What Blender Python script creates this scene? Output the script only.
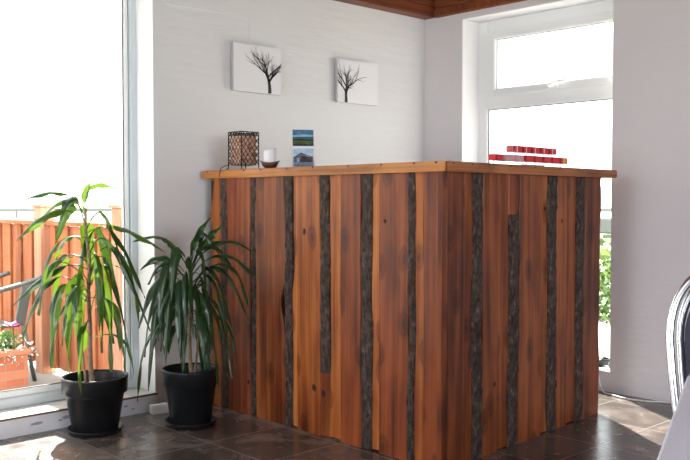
import bpy, bmesh, math, random
from mathutils import Vector, Matrix, noise
random.seed(7)
for o in list(bpy.data.objects): bpy.data.objects.remove(o)
SC = bpy.context.scene
COL = SC.collection
R = math.radians
PI = math.pi

# ------------------------------------------------------------------ camera
cam = bpy.data.cameras.new('camera'); co = bpy.data.objects.new('camera', cam); COL.objects.link(co)
cam.sensor_width = 36; cam.lens = 880 / 690 * 36; cam.clip_end = 1000
co.location = (0, 0, 1.1)
YAW = R(43.48)          # Y axis lies this far left of the view direction
co.rotation_euler = (R(90 - 1.953), 0, -(YAW))
SC.camera = co

# ------------------------------------------------------------------ light
SKY = 3.6
w = bpy.data.worlds.new('sky'); SC.world = w; w.use_nodes = True
bg = w.node_tree.nodes['Background']
bg.inputs[0].default_value = (0.93, 0.97, 1.0, 1); bg.inputs[1].default_value = SKY
sl = bpy.data.lights.new('sun', 'SUN'); sl.energy = 64.0; sl.angle = R(0.6); sl.color = (1, .95, .87)
so = bpy.data.objects.new('sun', sl); COL.objects.link(so)
sd = Vector((-.55 * math.cos(R(40)), -.835 * math.cos(R(40)), -math.sin(R(40))))
so.rotation_euler = sd.to_track_quat('-Z', 'Y').to_euler(); so.location = (8, 14, 12)
def area(name, loc, direction, sx, sy, e, colr=(1, 1, 1)):
    l = bpy.data.lights.new(name, 'AREA'); l.shape = 'RECTANGLE'; l.size = sx; l.size_y = sy; l.energy = e; l.color = colr
    o = bpy.data.objects.new(name, l); COL.objects.link(o); o.location = loc
    o.rotation_euler = Vector(direction).to_track_quat('-Z', 'Z').to_euler()
    return o
area('fill_west', (-2.45, 1.4, 1.35), (1, 0.12, -.05), 2.8, 1.5, 100, (.89, .93, 1))  # unseen fill lamp added to brighten the room, in place of a window
area('fill_south', (1.0, -2.45, 1.35), (0.1, 1, -.05), 2.6, 1.5, 86, (.88, .92, 1))  # second added fill lamp behind the camera, standing in for window light
vs = SC.view_settings
SC.display_settings.display_device = 'sRGB'
vs.view_transform = 'Standard'; vs.look = 'None'; vs.gamma = 1; vs.use_curve_mapping = False
vs.exposure = 0.0
SC.cycles.max_bounces = 10; SC.cycles.diffuse_bounces = 5; SC.cycles.transparent_max_bounces = 16
SC.cycles.sample_clamp_indirect = 6

# ------------------------------------------------------------------ materials
def mat(name):
    m = bpy.data.materials.new(name); m.use_nodes = True
    return m, m.node_tree, m.node_tree.nodes['Principled BSDF']
def simple(name, c, rough=.6, metal=0, bump=0, bscale=60, var=0, vscale=6, spec=.5):
    m, t, b = mat(name)
    b.inputs['Base Color'].default_value = (*c, 1); b.inputs['Roughness'].default_value = rough
    b.inputs['Metallic'].default_value = metal; b.inputs['Specular IOR Level'].default_value = spec
    tc = t.nodes.new('ShaderNodeTexCoord')
    if var:
        n = t.nodes.new('ShaderNodeTexNoise'); n.inputs['Scale'].default_value = vscale; n.inputs['Detail'].default_value = 5
        t.links.new(tc.outputs['Object'], n.inputs['Vector'])
        r = t.nodes.new('ShaderNodeValToRGB')
        r.color_ramp.elements[0].position = .3; r.color_ramp.elements[1].position = .7
        r.color_ramp.elements[0].color = (*[x * (1 - var) for x in c], 1); r.color_ramp.elements[1].color = (*[min(1, x * (1 + var)) for x in c], 1)
        t.links.new(n.outputs[0], r.inputs[0]); t.links.new(r.outputs[0], b.inputs['Base Color'])
    if bump:
        n = t.nodes.new('ShaderNodeTexNoise'); n.inputs['Scale'].default_value = bscale; n.inputs['Detail'].default_value = 6
        t.links.new(tc.outputs['Object'], n.inputs['Vector'])
        bp = t.nodes.new('ShaderNodeBump'); bp.inputs['Strength'].default_value = bump; bp.inputs['Distance'].default_value = .01
        t.links.new(n.outputs[0], bp.inputs['Height']); t.links.new(bp.outputs[0], b.inputs['Normal'])
    return m

def wood(name, dark, mid, light, axis='z', rough=.42, knots=True, scale=1.0):
    m, t, b = mat(name); N = t.nodes; L = t.links
    tc = N.new('ShaderNodeTexCoord'); oi = N.new('ShaderNodeObjectInfo')
    add = N.new('ShaderNodeVectorMath'); add.operation = 'ADD'
    mul = N.new('ShaderNodeVectorMath'); mul.operation = 'SCALE'; mul.inputs[0].default_value = (13, 7, 31)
    L.new(oi.outputs['Random'], mul.inputs['Scale'])
    L.new(tc.outputs['Object'], add.inputs[0]); L.new(mul.outputs[0], add.inputs[1])
    def mp(sx, sz):
        q = N.new('ShaderNodeMapping'); q.vector_type = 'POINT'
        q.inputs['Scale'].default_value = (sx, sx, sz) if axis == 'z' else (sz, sx, sx)
        L.new(add.outputs[0], q.inputs[0]); return q
    def nz(mapn, s, d=4, dist=0):
        n = N.new('ShaderNodeTexNoise'); n.inputs['Scale'].default_value = s; n.inputs['Detail'].default_value = d
        n.inputs['Distortion'].default_value = dist; L.new(mapn.outputs[0], n.inputs['Vector']); return n
    warp = nz(mp(1, .35), 4 * scale, 2)
    wv = N.new('ShaderNodeTexWave'); wv.wave_type = 'BANDS'; wv.bands_direction = 'X' if axis == 'z' else 'Y'
    wv.inputs['Scale'].default_value = 3.2 * scale; wv.inputs['Distortion'].default_value = 16; wv.inputs['Detail'].default_value = 3
    wv.inputs['Detail Scale'].default_value = 1.1
    L.new(mp(1, .07).outputs[0], wv.inputs['Vector'])
    med = nz(mp(1, .05), 22 * scale, 5, .5)
    fine = nz(mp(1, .022), 95 * scale, 6)
    blot = nz(mp(1, .45), 5.5 * scale, 3, .6)
    def mth(op, a, bb):
        q = N.new('ShaderNodeMath'); q.operation = op
        for i, v in enumerate((a, bb)):
            if isinstance(v, (int, float)): q.inputs[i].default_value = v
            else: L.new(v, q.inputs[i])
        return q.outputs[0]
    s = mth('ADD', mth('MULTIPLY', wv.outputs['Fac'], .10), mth('ADD', mth('MULTIPLY', fine.outputs[0], .36), mth('MULTIPLY', med.outputs[0], .32)))
    s = mth('ADD', s, mth('MULTIPLY', blot.outputs[0], .46))
    s = mth('ADD', s, mth('MULTIPLY', mth('SUBTRACT', oi.outputs['Random'], .5), .16))
    rp = N.new('ShaderNodeValToRGB'); e = rp.color_ramp.elements
    e[0].position = .43; e[0].color = (*dark, 1); e[1].position = .76; e[1].color = (*light, 1)
    k = e.new(.58); k.color = (*mid, 1)
    L.new(s, rp.inputs[0]); outc = rp.outputs[0]
    if knots:
        mpn = mp(1, .55)
        ad2 = N.new('ShaderNodeVectorMath'); ad2.operation = 'MULTIPLY_ADD'
        L.new(warp.outputs['Color'], ad2.inputs[0]); ad2.inputs[1].default_value = (.06, .06, .06); L.new(mpn.outputs[0], ad2.inputs[2])
        vo = N.new('ShaderNodeTexVoronoi'); vo.voronoi_dimensions = '2D'; vo.inputs['Scale'].default_value = 4.6 * scale
        sx_ = N.new('ShaderNodeSeparateXYZ'); cx_ = N.new('ShaderNodeCombineXYZ'); L.new(ad2.outputs[0], sx_.inputs[0])
        L.new(sx_.outputs[0], cx_.inputs[0]); L.new(sx_.outputs[2], cx_.inputs[1]); L.new(cx_.outputs[0], vo.inputs['Vector'])
        kr = N.new('ShaderNodeValToRGB'); q = kr.color_ramp.elements
        q[0].position = .03; q[0].color = (.22, .15, .12, 1); q[1].position = .17; q[1].color = (1, 1, 1, 1)
        a = q.new(.085); a.color = (.62, .5, .45, 1); a2 = q.new(.11); a2.color = (.42, .33, .3, 1)
        L.new(vo.outputs['Distance'], kr.inputs[0])
        mx = N.new('ShaderNodeMix'); mx.data_type = 'RGBA'; mx.blend_type = 'MULTIPLY'; mx.inputs[0].default_value = .8
        L.new(outc, mx.inputs[6]); L.new(kr.outputs[0], mx.inputs[7]); outc = mx.outputs[2]
    L.new(outc, b.inputs['Base Color']); b.inputs['Roughness'].default_value = rough; b.inputs['Specular IOR Level'].default_value = .3
    bp = N.new('ShaderNodeBump'); bp.inputs['Strength'].default_value = .35; bp.inputs['Distance'].default_value = .004
    L.new(fine.outputs[0], bp.inputs['Height']); L.new(bp.outputs[0], b.inputs['Normal'])
    return m

M = {}
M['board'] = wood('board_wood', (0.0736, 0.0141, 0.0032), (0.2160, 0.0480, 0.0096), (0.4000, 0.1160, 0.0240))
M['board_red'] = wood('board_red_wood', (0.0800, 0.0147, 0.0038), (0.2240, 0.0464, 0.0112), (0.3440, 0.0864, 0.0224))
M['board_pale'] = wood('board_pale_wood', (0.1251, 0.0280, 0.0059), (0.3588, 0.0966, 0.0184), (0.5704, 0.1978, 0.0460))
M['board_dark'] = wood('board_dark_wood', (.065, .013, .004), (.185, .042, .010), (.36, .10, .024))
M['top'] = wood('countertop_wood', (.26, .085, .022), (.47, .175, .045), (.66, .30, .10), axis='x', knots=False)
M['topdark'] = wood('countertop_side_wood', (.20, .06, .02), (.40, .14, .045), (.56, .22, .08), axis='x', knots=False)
M['ceil'] = wood('ceiling_wood', (.06, .015, .006), (.11, .028, .010), (.15, .042, .016), axis='x', knots=False, rough=.5)
M['corn'] = wood('cornice_wood', (.12, .030, .012), (.19, .052, .02), (.25, .075, .03), axis='x', knots=False, rough=.45)
M['fence'] = wood('fence_wood', (.20, .055, .022), (.32, .10, .042), (.42, .15, .068), rough=.75, knots=False)
M['post'] = wood('fence_post_wood', (.34, .16, .10), (.44, .21, .13), (.5, .27, .17), rough=.75, knots=False)

def bark_mat():
    m, t, b = mat('bark'); N = t.nodes; L = t.links
    tc = N.new('ShaderNodeTexCoord'); mp = N.new('ShaderNodeMapping'); mp.inputs['Scale'].default_value = (1, 1, .45)
    L.new(tc.outputs['Object'], mp.inputs[0])
    n = N.new('ShaderNodeTexNoise'); n.inputs['Scale'].default_value = 55; n.inputs['Detail'].default_value = 7; n.inputs['Roughness'].default_value = .7
    L.new(mp.outputs[0], n.inputs['Vector'])
    r = N.new('ShaderNodeValToRGB'); e = r.color_ramp.elements
    e[0].position = .40; e[0].color = (.020, .011, .008, 1); e[1].position = .72; e[1].color = (.34, .27, .22, 1)
    k = e.new(.55); k.color = (.075, .048, .038, 1); k = e.new(.64); k.color = (.14, .10, .08, 1)
    L.new(n.outputs[0], r.inputs[0]); L.new(r.outputs[0], b.inputs['Base Color']); b.inputs['Roughness'].default_value = .85
    bp = N.new('ShaderNodeBump'); bp.inputs['Strength'].default_value = 1; bp.inputs['Distance'].default_value = .008
    L.new(n.outputs[0], bp.inputs['Height']); L.new(bp.outputs[0], b.inputs['Normal'])
    return m
M['bark'] = bark_mat()
M['knothole'] = simple('dark_knot', (.03, .012, .008), .8, bump=.5)

def wall_mat(name, c):
    m, t, b = mat(name); N = t.nodes; L = t.links
    tc = N.new('ShaderNodeTexCoord')
    n = N.new('ShaderNodeTexNoise'); n.inputs['Scale'].default_value = 2.2; n.inputs['Detail'].default_value = 6
    L.new(tc.outputs['Object'], n.inputs['Vector'])
    r = N.new('ShaderNodeValToRGB'); e = r.color_ramp.elements
    e[0].position = .3; e[0].color = (*[x * .96 for x in c], 1); e[1].position = .7; e[1].color = (*c, 1)
    L.new(n.outputs[0], r.inputs[0]); L.new(r.outputs[0], b.inputs['Base Color']); b.inputs['Roughness'].default_value = .7
    mp = N.new('ShaderNodeMapping'); mp.inputs['Scale'].default_value = (1.5, 1.5, 9); L.new(tc.outputs['Object'], mp.inputs[0])
    n2 = N.new('ShaderNodeTexNoise'); n2.inputs['Scale'].default_value = 2.5; n2.inputs['Detail'].default_value = 3
    L.new(mp.outputs[0], n2.inputs['Vector'])
    bp = N.new('ShaderNodeBump'); bp.inputs['Strength'].default_value = .22; bp.inputs['Distance'].default_value = .02
    L.new(n2.outputs[0], bp.inputs['Height']); L.new(bp.outputs[0], b.inputs['Normal'])
    return m
M['wall'] = wall_mat('white_plaster', (.78, .775, .785))
M['wall2'] = wall_mat('white_plaster_lilac_cast', (.79, .755, .785))  # white plaster with the lilac cast of the light put into its colour
M['reveal'] = simple('reveal_paint', (.82, .81, .83), .5)

def tile_mat(name='slate_tile'):
    m, t, b = mat(name); N = t.nodes; L = t.links
    tc = N.new('ShaderNodeTexCoord'); mp = N.new('ShaderNodeMapping')
    mp.inputs['Location'].default_value = (-1.86 + .415 * 20, -2.05 + .415 * 20, 0)
    L.new(tc.outputs['Object'], mp.inputs[0])
    br = N.new('ShaderNodeTexBrick'); br.offset = 0; br.offset_frequency = 1; br.squash = 1
    br.inputs['Scale'].default_value = 1; br.inputs['Mortar Size'].default_value = .0032; br.inputs['Mortar Smooth'].default_value = .2
    br.inputs['Brick Width'].default_value = .415; br.inputs['Row Height'].default_value = .415
    br.inputs['Color1'].default_value = (.8, .8, .8, 1); br.inputs['Color2'].default_value = (1.15, 1.15, 1.15, 1)
    L.new(mp.outputs[0], br.inputs['Vector'])
    n = N.new('ShaderNodeTexNoise'); n.inputs['Scale'].default_value = 3.6; n.inputs['Detail'].default_value = 7; n.inputs['Roughness'].default_value = .62; n.inputs['Distortion'].default_value = .8
    L.new(tc.outputs['Object'], n.inputs['Vector'])
    r = N.new('ShaderNodeValToRGB'); e = r.color_ramp.elements
    e[0].position = .30; e[0].color = (.050, .039, .034, 1); e[1].position = .75; e[1].color = (.34, .22, .15, 1)
    k = e.new(.48); k.color = (.105, .083, .073, 1); k = e.new(.6); k.color = (.18, .145, .125, 1)
    L.new(n.outputs[0], r.inputs[0])
    mx = N.new('ShaderNodeMix'); mx.data_type = 'RGBA'; mx.blend_type = 'MULTIPLY'; mx.inputs[0].default_value = 1
    L.new(r.outputs[0], mx.inputs[6]); L.new(br.outputs['Color'], mx.inputs[7])
    mg = N.new('ShaderNodeMix'); mg.data_type = 'RGBA'; L.new(br.outputs['Fac'], mg.inputs[0])
    L.new(mx.outputs[2], mg.inputs[6]); mg.inputs[7].default_value = (.26, .24, .22, 1)
    L.new(mg.outputs[2], b.inputs['Base Color'])
    n2 = N.new('ShaderNodeTexNoise'); n2.inputs['Scale'].default_value = 14; n2.inputs['Detail'].default_value = 5
    L.new(tc.outputs['Object'], n2.inputs['Vector'])
    rr = N.new('ShaderNodeMapRange'); rr.inputs[3].default_value = .14; rr.inputs[4].default_value = .34
    L.new(n2.outputs[0], rr.inputs[0]); L.new(rr.outputs[0], b.inputs['Roughness'])
    b.inputs['Specular IOR Level'].default_value = .6
    bp = N.new('ShaderNodeBump'); bp.inputs['Strength'].default_value = .04; bp.inputs['Distance'].default_value = .004
    L.new(n.outputs[0], bp.inputs['Height']); L.new(bp.outputs[0], b.inputs['Normal'])
    return m
M['tile'] = tile_mat()

def glass_mat(name, tint=(1, 1, 1), base=.04, refl=1.0, rough=0.0):
    m, t, b = mat(name); N = t.nodes; L = t.links; N.remove(b)
    tr = N.new('ShaderNodeBsdfTransparent'); tr.inputs[0].default_value = (*tint, 1)
    gl = N.new('ShaderNodeBsdfGlossy'); gl.inputs['Roughness'].default_value = rough; gl.inputs[0].default_value = (1, 1, 1, 1)
    fr = N.new('ShaderNodeFresnel'); fr.inputs[0].default_value = 1.4
    mu = N.new('ShaderNodeMath'); mu.operation = 'MULTIPLY'; mu.inputs[1].default_value = refl; L.new(fr.outputs[0], mu.inputs[0])
    mx = N.new('ShaderNodeMixShader'); L.new(mu.outputs[0], mx.inputs[0]); L.new(tr.outputs[0], mx.inputs[1]); L.new(gl.outputs[0], mx.inputs[2])
    L.new(mx.outputs[0], N['Material Output'].inputs[0]); return m
M['glass'] = glass_mat('window_glass', (.97, .985, .98), refl=.6)
M['clear'] = glass_mat('clear_plastic', (.96, .96, .97), refl=.35, rough=.05)

def leaf_mat(name, c1, c2, tcol, tf=.4, rough=.28):
    m, t, b = mat(name); N = t.nodes; L = t.links
    uv = N.new('ShaderNodeUVMap'); sp = N.new('ShaderNodeSeparateXYZ'); L.new(uv.outputs[0], sp.inputs[0])
    w2 = N.new('ShaderNodeTexWave'); w2.wave_type = 'BANDS'; w2.bands_direction = 'X'; w2.inputs['Scale'].default_value = 4; w2.inputs['Distortion'].default_value = .5
    L.new(uv.outputs[0], w2.inputs['Vector'])
    r = N.new('ShaderNodeMix'); r.data_type = 'RGBA'; L.new(w2.outputs['Fac'], r.inputs[0]); r.inputs[6].default_value = (*c1, 1); r.inputs[7].default_value = (*c2, 1)
    L.new(r.outputs[2], b.inputs['Base Color']); b.inputs['Roughness'].default_value = rough
    tl = N.new('ShaderNodeBsdfTranslucent'); tl.inputs[0].default_value = (*tcol, 1)
    mx = N.new('ShaderNodeMixShader'); mx.inputs[0].default_value = tf
    L.new(b.outputs[0], mx.inputs[1]); L.new(tl.outputs[0], mx.inputs[2]); L.new(mx.outputs[0], N['Material Output'].inputs[0]); return m
M['leaf1'] = leaf_mat('leaf_green', (.020, .062, .016), (.035, .095, .022), (.19, .33, .02), .28)
M['leaf1dark'] = leaf_mat('leaf_green_thick', (.012, .040, .014), (.022, .060, .018), (.11, .21, .015), .15)
M['leaf2'] = leaf_mat('leaf_deep_green', (.014, .042, .018), (.025, .066, .026), (.12, .24, .03), .14)
M['leafdry'] = leaf_mat('leaf_dry', (.42, .36, .2), (.5, .44, .25), (.6, .55, .25), .4, .6)
M['cane'] = simple('cane_stem', (.30, .21, .13), .8, bump=.8, bscale=90, var=.35, vscale=60)
M['petiole'] = simple('petiole', (.28, .34, .12), .5)
M['pot'] = simple('black_pot_plastic', (.010, .011, .013), .38, bump=.05, spec=.3)
M['soil'] = simple('soil', (.035, .024, .017), .95, bump=1, bscale=70, var=.5, vscale=60)
M['upvc'] = simple('white_upvc', (.88, .89, .90), .35)
M['upvcgrey'] = simple('pale_grey_frame', (.62, .68, .72), .35)
M['gasket'] = simple('dark_gasket', (.10, .12, .13), .5)
M['chrome'] = simple('chrome', (.86, .88, .92), .24, metal=1)
M['brushed'] = simple('handle_metal', (.75, .75, .76), .3, metal=.9)
M['sill'] = simple('pale_sill_tile', (.55, .52, .48), .35, var=.12, vscale=8)
M['silledge'] = simple('sill_edge_brown', (.14, .06, .035), .6)
M['riser'] = simple('riser_paint', (.84, .84, .88), .5, var=.06, vscale=9)
M['smudge'] = simple('scuff', (.40, .41, .50), .6)
M['canvas'] = simple('canvas_white', (.84, .83, .86), .7, bump=.1, bscale=400)
M['canvas_side'] = simple('canvas_side', (.50, .49, .52), .7)
M['ink'] = simple('tree_ink', (.045, .043, .045), .7)
M['wire'] = simple('black_wire', (.012, .011, .011), .45, metal=.5)
M['bowlwood'] = simple('dark_bowl_wood', (.075, .022, .014), .4, var=.3, vscale=40)
M['wax'] = simple('white_wax', (.82, .82, .86), .5)
M['wick'] = simple('wick', (.03, .03, .03), .9)
M['whitepl'] = simple('white_plastic', (.82, .82, .8), .4)
M['blackpl'] = simple('black_plastic', (.02, .02, .022), .5)
M['frost'] = simple('frosted_plastic', (.75, .75, .78), .4)
M['paper'] = simple('paper', (.78, .83, .88), .5)
M['red'] = simple('red_card', (.85, .02, .035), .4)
M['redpale'] = simple('pale_pink_card', (.80, .42, .43), .45)
M['reddark'] = simple('dark_red_card', (.28, .01, .02), .4)
M['yellow'] = simple('yellow_card', (.85, .50, .03), .4)
M['cloth'] = simple('lavender_white_cloth', (.86, .89, 1.0), .6, bump=.15, bscale=9)
M['pad'] = simple('navy_grey_fabric', (.045, .045, .07), .85, bump=.4, bscale=200, var=.25, vscale=12)
M['plastic_grey'] = simple('grey_metal', (.12, .14, .14), .45, metal=.3)
M['concrete'] = simple('concrete', (.45, .44, .42), .9, var=.1)
M['grey_wall'] = simple('grey_barrier', (.16, .17, .17), .8)
M['paving'] = simple('paving', (.36, .34, .31), .9, bump=.3, var=.12, vscale=3)
M['grass'] = simple('grass', (.085, .105, .045), .95, var=.35, vscale=.5)
M['road'] = simple('road', (.16, .16, .17), .9)
M['galv'] = simple('galvanised', (.24, .25, .26), .5, metal=.3)
M['bush'] = leaf_mat('bush_leaf', (.05, .11, .025), (.08, .16, .04), (.25, .36, .08), .3, .6)
M['pinkp'] = simple('pink_petal', (.75, .06, .30), .6)
M['whitep'] = simple('white_petal', (.85, .84, .78), .6)
M['flgreen'] = leaf_mat('foliage', (.10, .20, .06), (.14, .28, .08), (.4, .6, .1), .35, .6)
M['terracotta'] = simple('brick_core', (.5, .3, .2), .9)
def brick_mat():
    m, t, b = mat('red_brick'); N = t.nodes; L = t.links
    tc = N.new('ShaderNodeTexCoord'); br = N.new('ShaderNodeTexBrick')
    sp = N.new('ShaderNodeSeparateXYZ'); L.new(tc.outputs['Object'], sp.inputs[0])
    ad = N.new('ShaderNodeMath'); ad.operation = 'ADD'; L.new(sp.outputs[0], ad.inputs[0]); L.new(sp.outputs[1], ad.inputs[1])
    cb = N.new('ShaderNodeCombineXYZ'); L.new(ad.outputs[0], cb.inputs[0]); L.new(sp.outputs[2], cb.inputs[1]); L.new(cb.outputs[0], br.inputs['Vector'])
    br.inputs['Scale'].default_value = 1; br.inputs['Brick Width'].default_value = .11; br.inputs['Row Height'].default_value = .045; br.inputs['Mortar Size'].default_value = .003
    br.inputs['Color1'].default_value = (.42, .12, .06, 1); br.inputs['Color2'].default_value = (.58, .2, .1, 1); br.inputs['Mortar'].default_value = (.3, .22, .18, 1)
    L.new(br.outputs[0], b.inputs['Base Color']); b.inputs['Roughness'].default_value = .9; return m
M['brick'] = brick_mat()
def mosaic():
    m, t, b = mat('amber_mosaic'); N = t.nodes; L = t.links; tc = N.new('ShaderNodeTexCoord')
    v = N.new('ShaderNodeTexVoronoi'); v.feature = 'DISTANCE_TO_EDGE'; v.inputs['Scale'].default_value = 42; L.new(tc.outputs['Object'], v.inputs['Vector'])
    v2 = N.new('ShaderNodeTexVoronoi'); v2.inputs['Scale'].default_value = 42; L.new(tc.outputs['Object'], v2.inputs['Vector'])
    r_ = N.new('ShaderNodeValToRGB'); r_.color_ramp.elements[0].color = (.36, .085, .04, 1); r_.color_ramp.elements[1].color = (.72, .36, .22, 1); L.new(v2.outputs['Color'], r_.inputs[0])
    k = N.new('ShaderNodeMapRange'); k.inputs[1].default_value = .03; k.inputs[2].default_value = .09; L.new(v.outputs['Distance'], k.inputs[0])
    mx = N.new('ShaderNodeMix'); mx.data_type = 'RGBA'; L.new(k.outputs[0], mx.inputs[0]); mx.inputs[6].default_value = (.7, .6, .52, 1); L.new(r_.outputs[0], mx.inputs[7])
    L.new(mx.outputs[2], b.inputs['Base Color']); b.inputs['Roughness'].default_value = .3; return m
M['amber'] = mosaic()

# ------------------------------------------------------------------ mesh helpers
def box(bm, x0, x1, y0, y1, z0, z1, mi=0, mx=None):
    vs_ = [bm.verts.new((x, y, z)) for x in (x0, x1) for y in (y0, y1) for z in (z0, z1)]
    f = [(0, 1, 3, 2), (4, 6, 7, 5), (0, 4, 5, 1), (2, 3, 7, 6), (0, 2, 6, 4), (1, 5, 7, 3)]
    for q in f:
        fc = bm.faces.new([vs_[i] for i in q]); fc.material_index = mi
    if mx is not None: bmesh.ops.transform(bm, matrix=mx, verts=vs_)
    return vs_
def bevel(bm, w_, seg=2):
    bmesh.ops.bevel(bm, geom=list(bm.edges), offset=w_, segments=seg, affect='EDGES', clamp_overlap=True)
def tube(bm, pts, r, n=8, closed=False, mi=0, cap=True):
    pts = [Vector(p) for p in pts]; k = len(pts)
    rr = r if isinstance(r, (list, tuple)) else [r] * k
    rings = []; prev = None
    for i, p in enumerate(pts):
        if closed: t = pts[(i + 1) % k] - pts[i - 1]
        else: t = pts[min(i + 1, k - 1)] - pts[max(i - 1, 0)]
        t.normalize()
        if prev is None:
            a = Vector((0, 0, 1)) if abs(t.z) < .9 else Vector((1, 0, 0))
            u = t.cross(a).normalized()
        else:
            u = (prev - t * prev.dot(t)).normalized()
        prev = u; v = t.cross(u)
        rings.append([bm.verts.new(p + (u * math.cos(2 * PI * j / n) + v * math.sin(2 * PI * j / n)) * rr[i]) for j in range(n)])
    m_ = k if closed else k - 1
    for i in range(m_):
        a, b_ = rings[i], rings[(i + 1) % k]
        for j in range(n):
            f = bm.faces.new((a[j], a[(j + 1) % n], b_[(j + 1) % n], b_[j])); f.smooth = True; f.material_index = mi
    if cap and not closed:
        bm.faces.new(rings[0][::-1]).material_index = mi; bm.faces.new(rings[-1]).material_index = mi
def lathe(bm, prof, n=40, cx=0, cy=0, mi=0, closed=False):
    rings = []
    for (r, z) in prof:
        if r < 1e-5: rings.append([bm.verts.new((cx, cy, z))])
        else: rings.append([bm.verts.new((cx + r * math.cos(2 * PI * j / n), cy + r * math.sin(2 * PI * j / n), z)) for j in range(n)])
    for a, b_ in zip(rings, rings[1:]):
        for j in range(n):
            if len(a) == 1 and len(b_) == 1: continue
            if len(a) == 1: f = bm.faces.new((a[0], b_[(j + 1) % n], b_[j]))
            elif len(b_) == 1: f = bm.faces.new((a[j], a[(j + 1) % n], b_[0]))
            else: f = bm.faces.new((a[j], a[(j + 1) % n], b_[(j + 1) % n], b_[j]))
            f.smooth = True; f.material_index = mi
def smoothpath(P, n=8):
    P = [Vector(p) for p in P]; out = []
    Q = [P[0]] + P + [P[-1]]
    for i in range(1, len(Q) - 2):
        for k in range(n):
            t = k / n; a, b_, c, d = Q[i - 1], Q[i], Q[i + 1], Q[i + 2]
            out.append(.5 * ((2 * b_) + (-a + c) * t + (2 * a - 5 * b_ + 4 * c - d) * t * t + (-a + 3 * b_ - 3 * c + d) * t ** 3))
    out.append(P[-1]); return out
def obj(name, bm, mats, parent=None, loc=(0, 0, 0), rz=0, recalc=True):
    if recalc: bmesh.ops.recalc_face_normals(bm, faces=bm.faces)
    me = bpy.data.meshes.new(name); bm.to_mesh(me); bm.free()
    for m in (mats if isinstance(mats, (list, tuple)) else [mats]): me.materials.append(m if not isinstance(m, str) else M[m])
    o = bpy.data.objects.new(name, me); COL.objects.link(o); o.location = loc; o.rotation_euler = (0, 0, rz)
    if parent: o.parent = parent
    return o
def tag(o, label, cat, group=None, kind=None):
    o['label'] = label; o['category'] = cat
    if group: o['group'] = group
    if kind: o['kind'] = kind
    return o
def thing(name, label, cat, loc=(0, 0, 0), rz=0, group=None, kind=None):
    o = bpy.data.objects.new(name, None); COL.objects.link(o); o.location = loc; o.rotation_euler = (0, 0, rz); o.empty_display_size = .1
    return tag(o, label, cat, group, kind)
def struct(name, bm, m, label, cat):
    return tag(obj(name, bm, m), label, cat, kind='structure')
NB = bmesh.new

# ------------------------------------------------------------------ room shell
XW, YW, XE, YS, HC = -2.5, 4.0, 4.54, -2.5, 2.42
bm = NB(); box(bm, XW - .3, XE, YS - .3, YW, -.05, 0); struct('floor', bm, 'tile', 'dark slate tile floor with thin grey grout lines', 'floor')
bm = NB(); box(bm, XW - .3, XE + .3, YS - .3, YW + .3, HC, HC + .08)
o = struct('ceiling', bm, 'ceil', 'dark brown stained timber ceiling', 'ceiling')
LW0, LW1, LZ0, LZ1 = .35, 2.43, .083, 2.26       # tall left window opening
bm = NB()
box(bm, XW - .3, LW0, YW, YW + .3, -.05, HC); box(bm, LW1, XE + .3, YW, YW + .3, -.05, HC)
box(bm, LW0, LW1, YW, YW + .3, LZ1, HC); box(bm, LW0, LW1, YW, YW + .3, -.05, LZ0)
struct('wall_back', bm, 'wall', 'white plastered wall with two tree pictures hanging on it', 'wall')
WY0, RY0, RY1, RZ0, RZ1 = 2.38, 2.585, 3.676, .115, 2.281   # right window opening
bm = NB()
box(bm, XE, XE + .165, YS - .3, RY0, -.05, HC); box(bm, XE + .165, XE + .3, YS - .3, WY0, -.05, HC); box(bm, XE + .165, XE + .3, WY0, RY0, -.05, RZ0); box(bm, XE + .165, XE + .3, WY0, RY0, RZ1, HC); box(bm, XE, XE + .3, RY1, YW, -.05, HC)
box(bm, XE, XE + .3, RY0, RY1, RZ1, HC); box(bm, XE, XE + .3, RY0, RY1, -.05, RZ0)
struct('wall_right', bm, 'wall2', 'white wall, lilac light cast in its colour, with a deep window recess behind the counter', 'wall')
bm = NB()
box(bm, XW - .3, XW, YS - .3, -.2, -.05, HC); box(bm, XW - .3, XW, 3.0, YW, -.05, HC); box(bm, XW - .3, XW, -.2, 3.0, 2.2, HC); box(bm, XW - .3, XW, -.2, 3.0, -.05, .5)
struct('wall_left', bm, 'wall', 'white plastered wall with a wide window opening', 'wall')
bm = NB()
box(bm, XW, -.4, YS - .3, YS, -.05, HC); box(bm, 2.4, XE, YS - .3, YS, -.05, HC); box(bm, -.4, 2.4, YS - .3, YS, 2.2, HC); box(bm, -.4, 2.4, YS - .3, YS, -.05, .5)
struct('wall_front', bm, 'wall', 'white plastered wall with a window opening', 'wall')
# plaster joints on the picture wall : shallow raised board above a line
bm = NB(); box(bm, 2.5, XE, YW - .006, YW, 2.122, 2.325); bevel(bm, .0025)
struct('trim_1', bm, 'wall', 'slightly proud strip of white plaster along the top of the wall', 'wall strip')
bm = NB(); box(bm, 3.05, XE, YW - .0035, YW, 1.975, 2.122); bevel(bm, .0015)
struct('trim_2', bm, 'wall', 'shallow plaster board with a visible joint behind the pictures', 'wall strip')
# timber cornice
bm = NB(); box(bm, XW, XE, YW - .11, YW, 2.322, 2.40); box(bm, XW, XE, YW - .14, YW, 2.385, HC); bevel(bm, .006)
struct('trim_3', bm, 'corn', 'brown timber cornice above the wall with the tree pictures', 'cornice')
bm = NB(); box(bm, XE - .04, XE, YS, YW - .11, 2.318, 2.372); box(bm, XE - .07, XE, YS, YW - .14, 2.372, HC); bevel(bm, .006)
struct('trim_4', bm, 'corn', 'brown timber cornice above the window wall', 'cornice')

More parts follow.
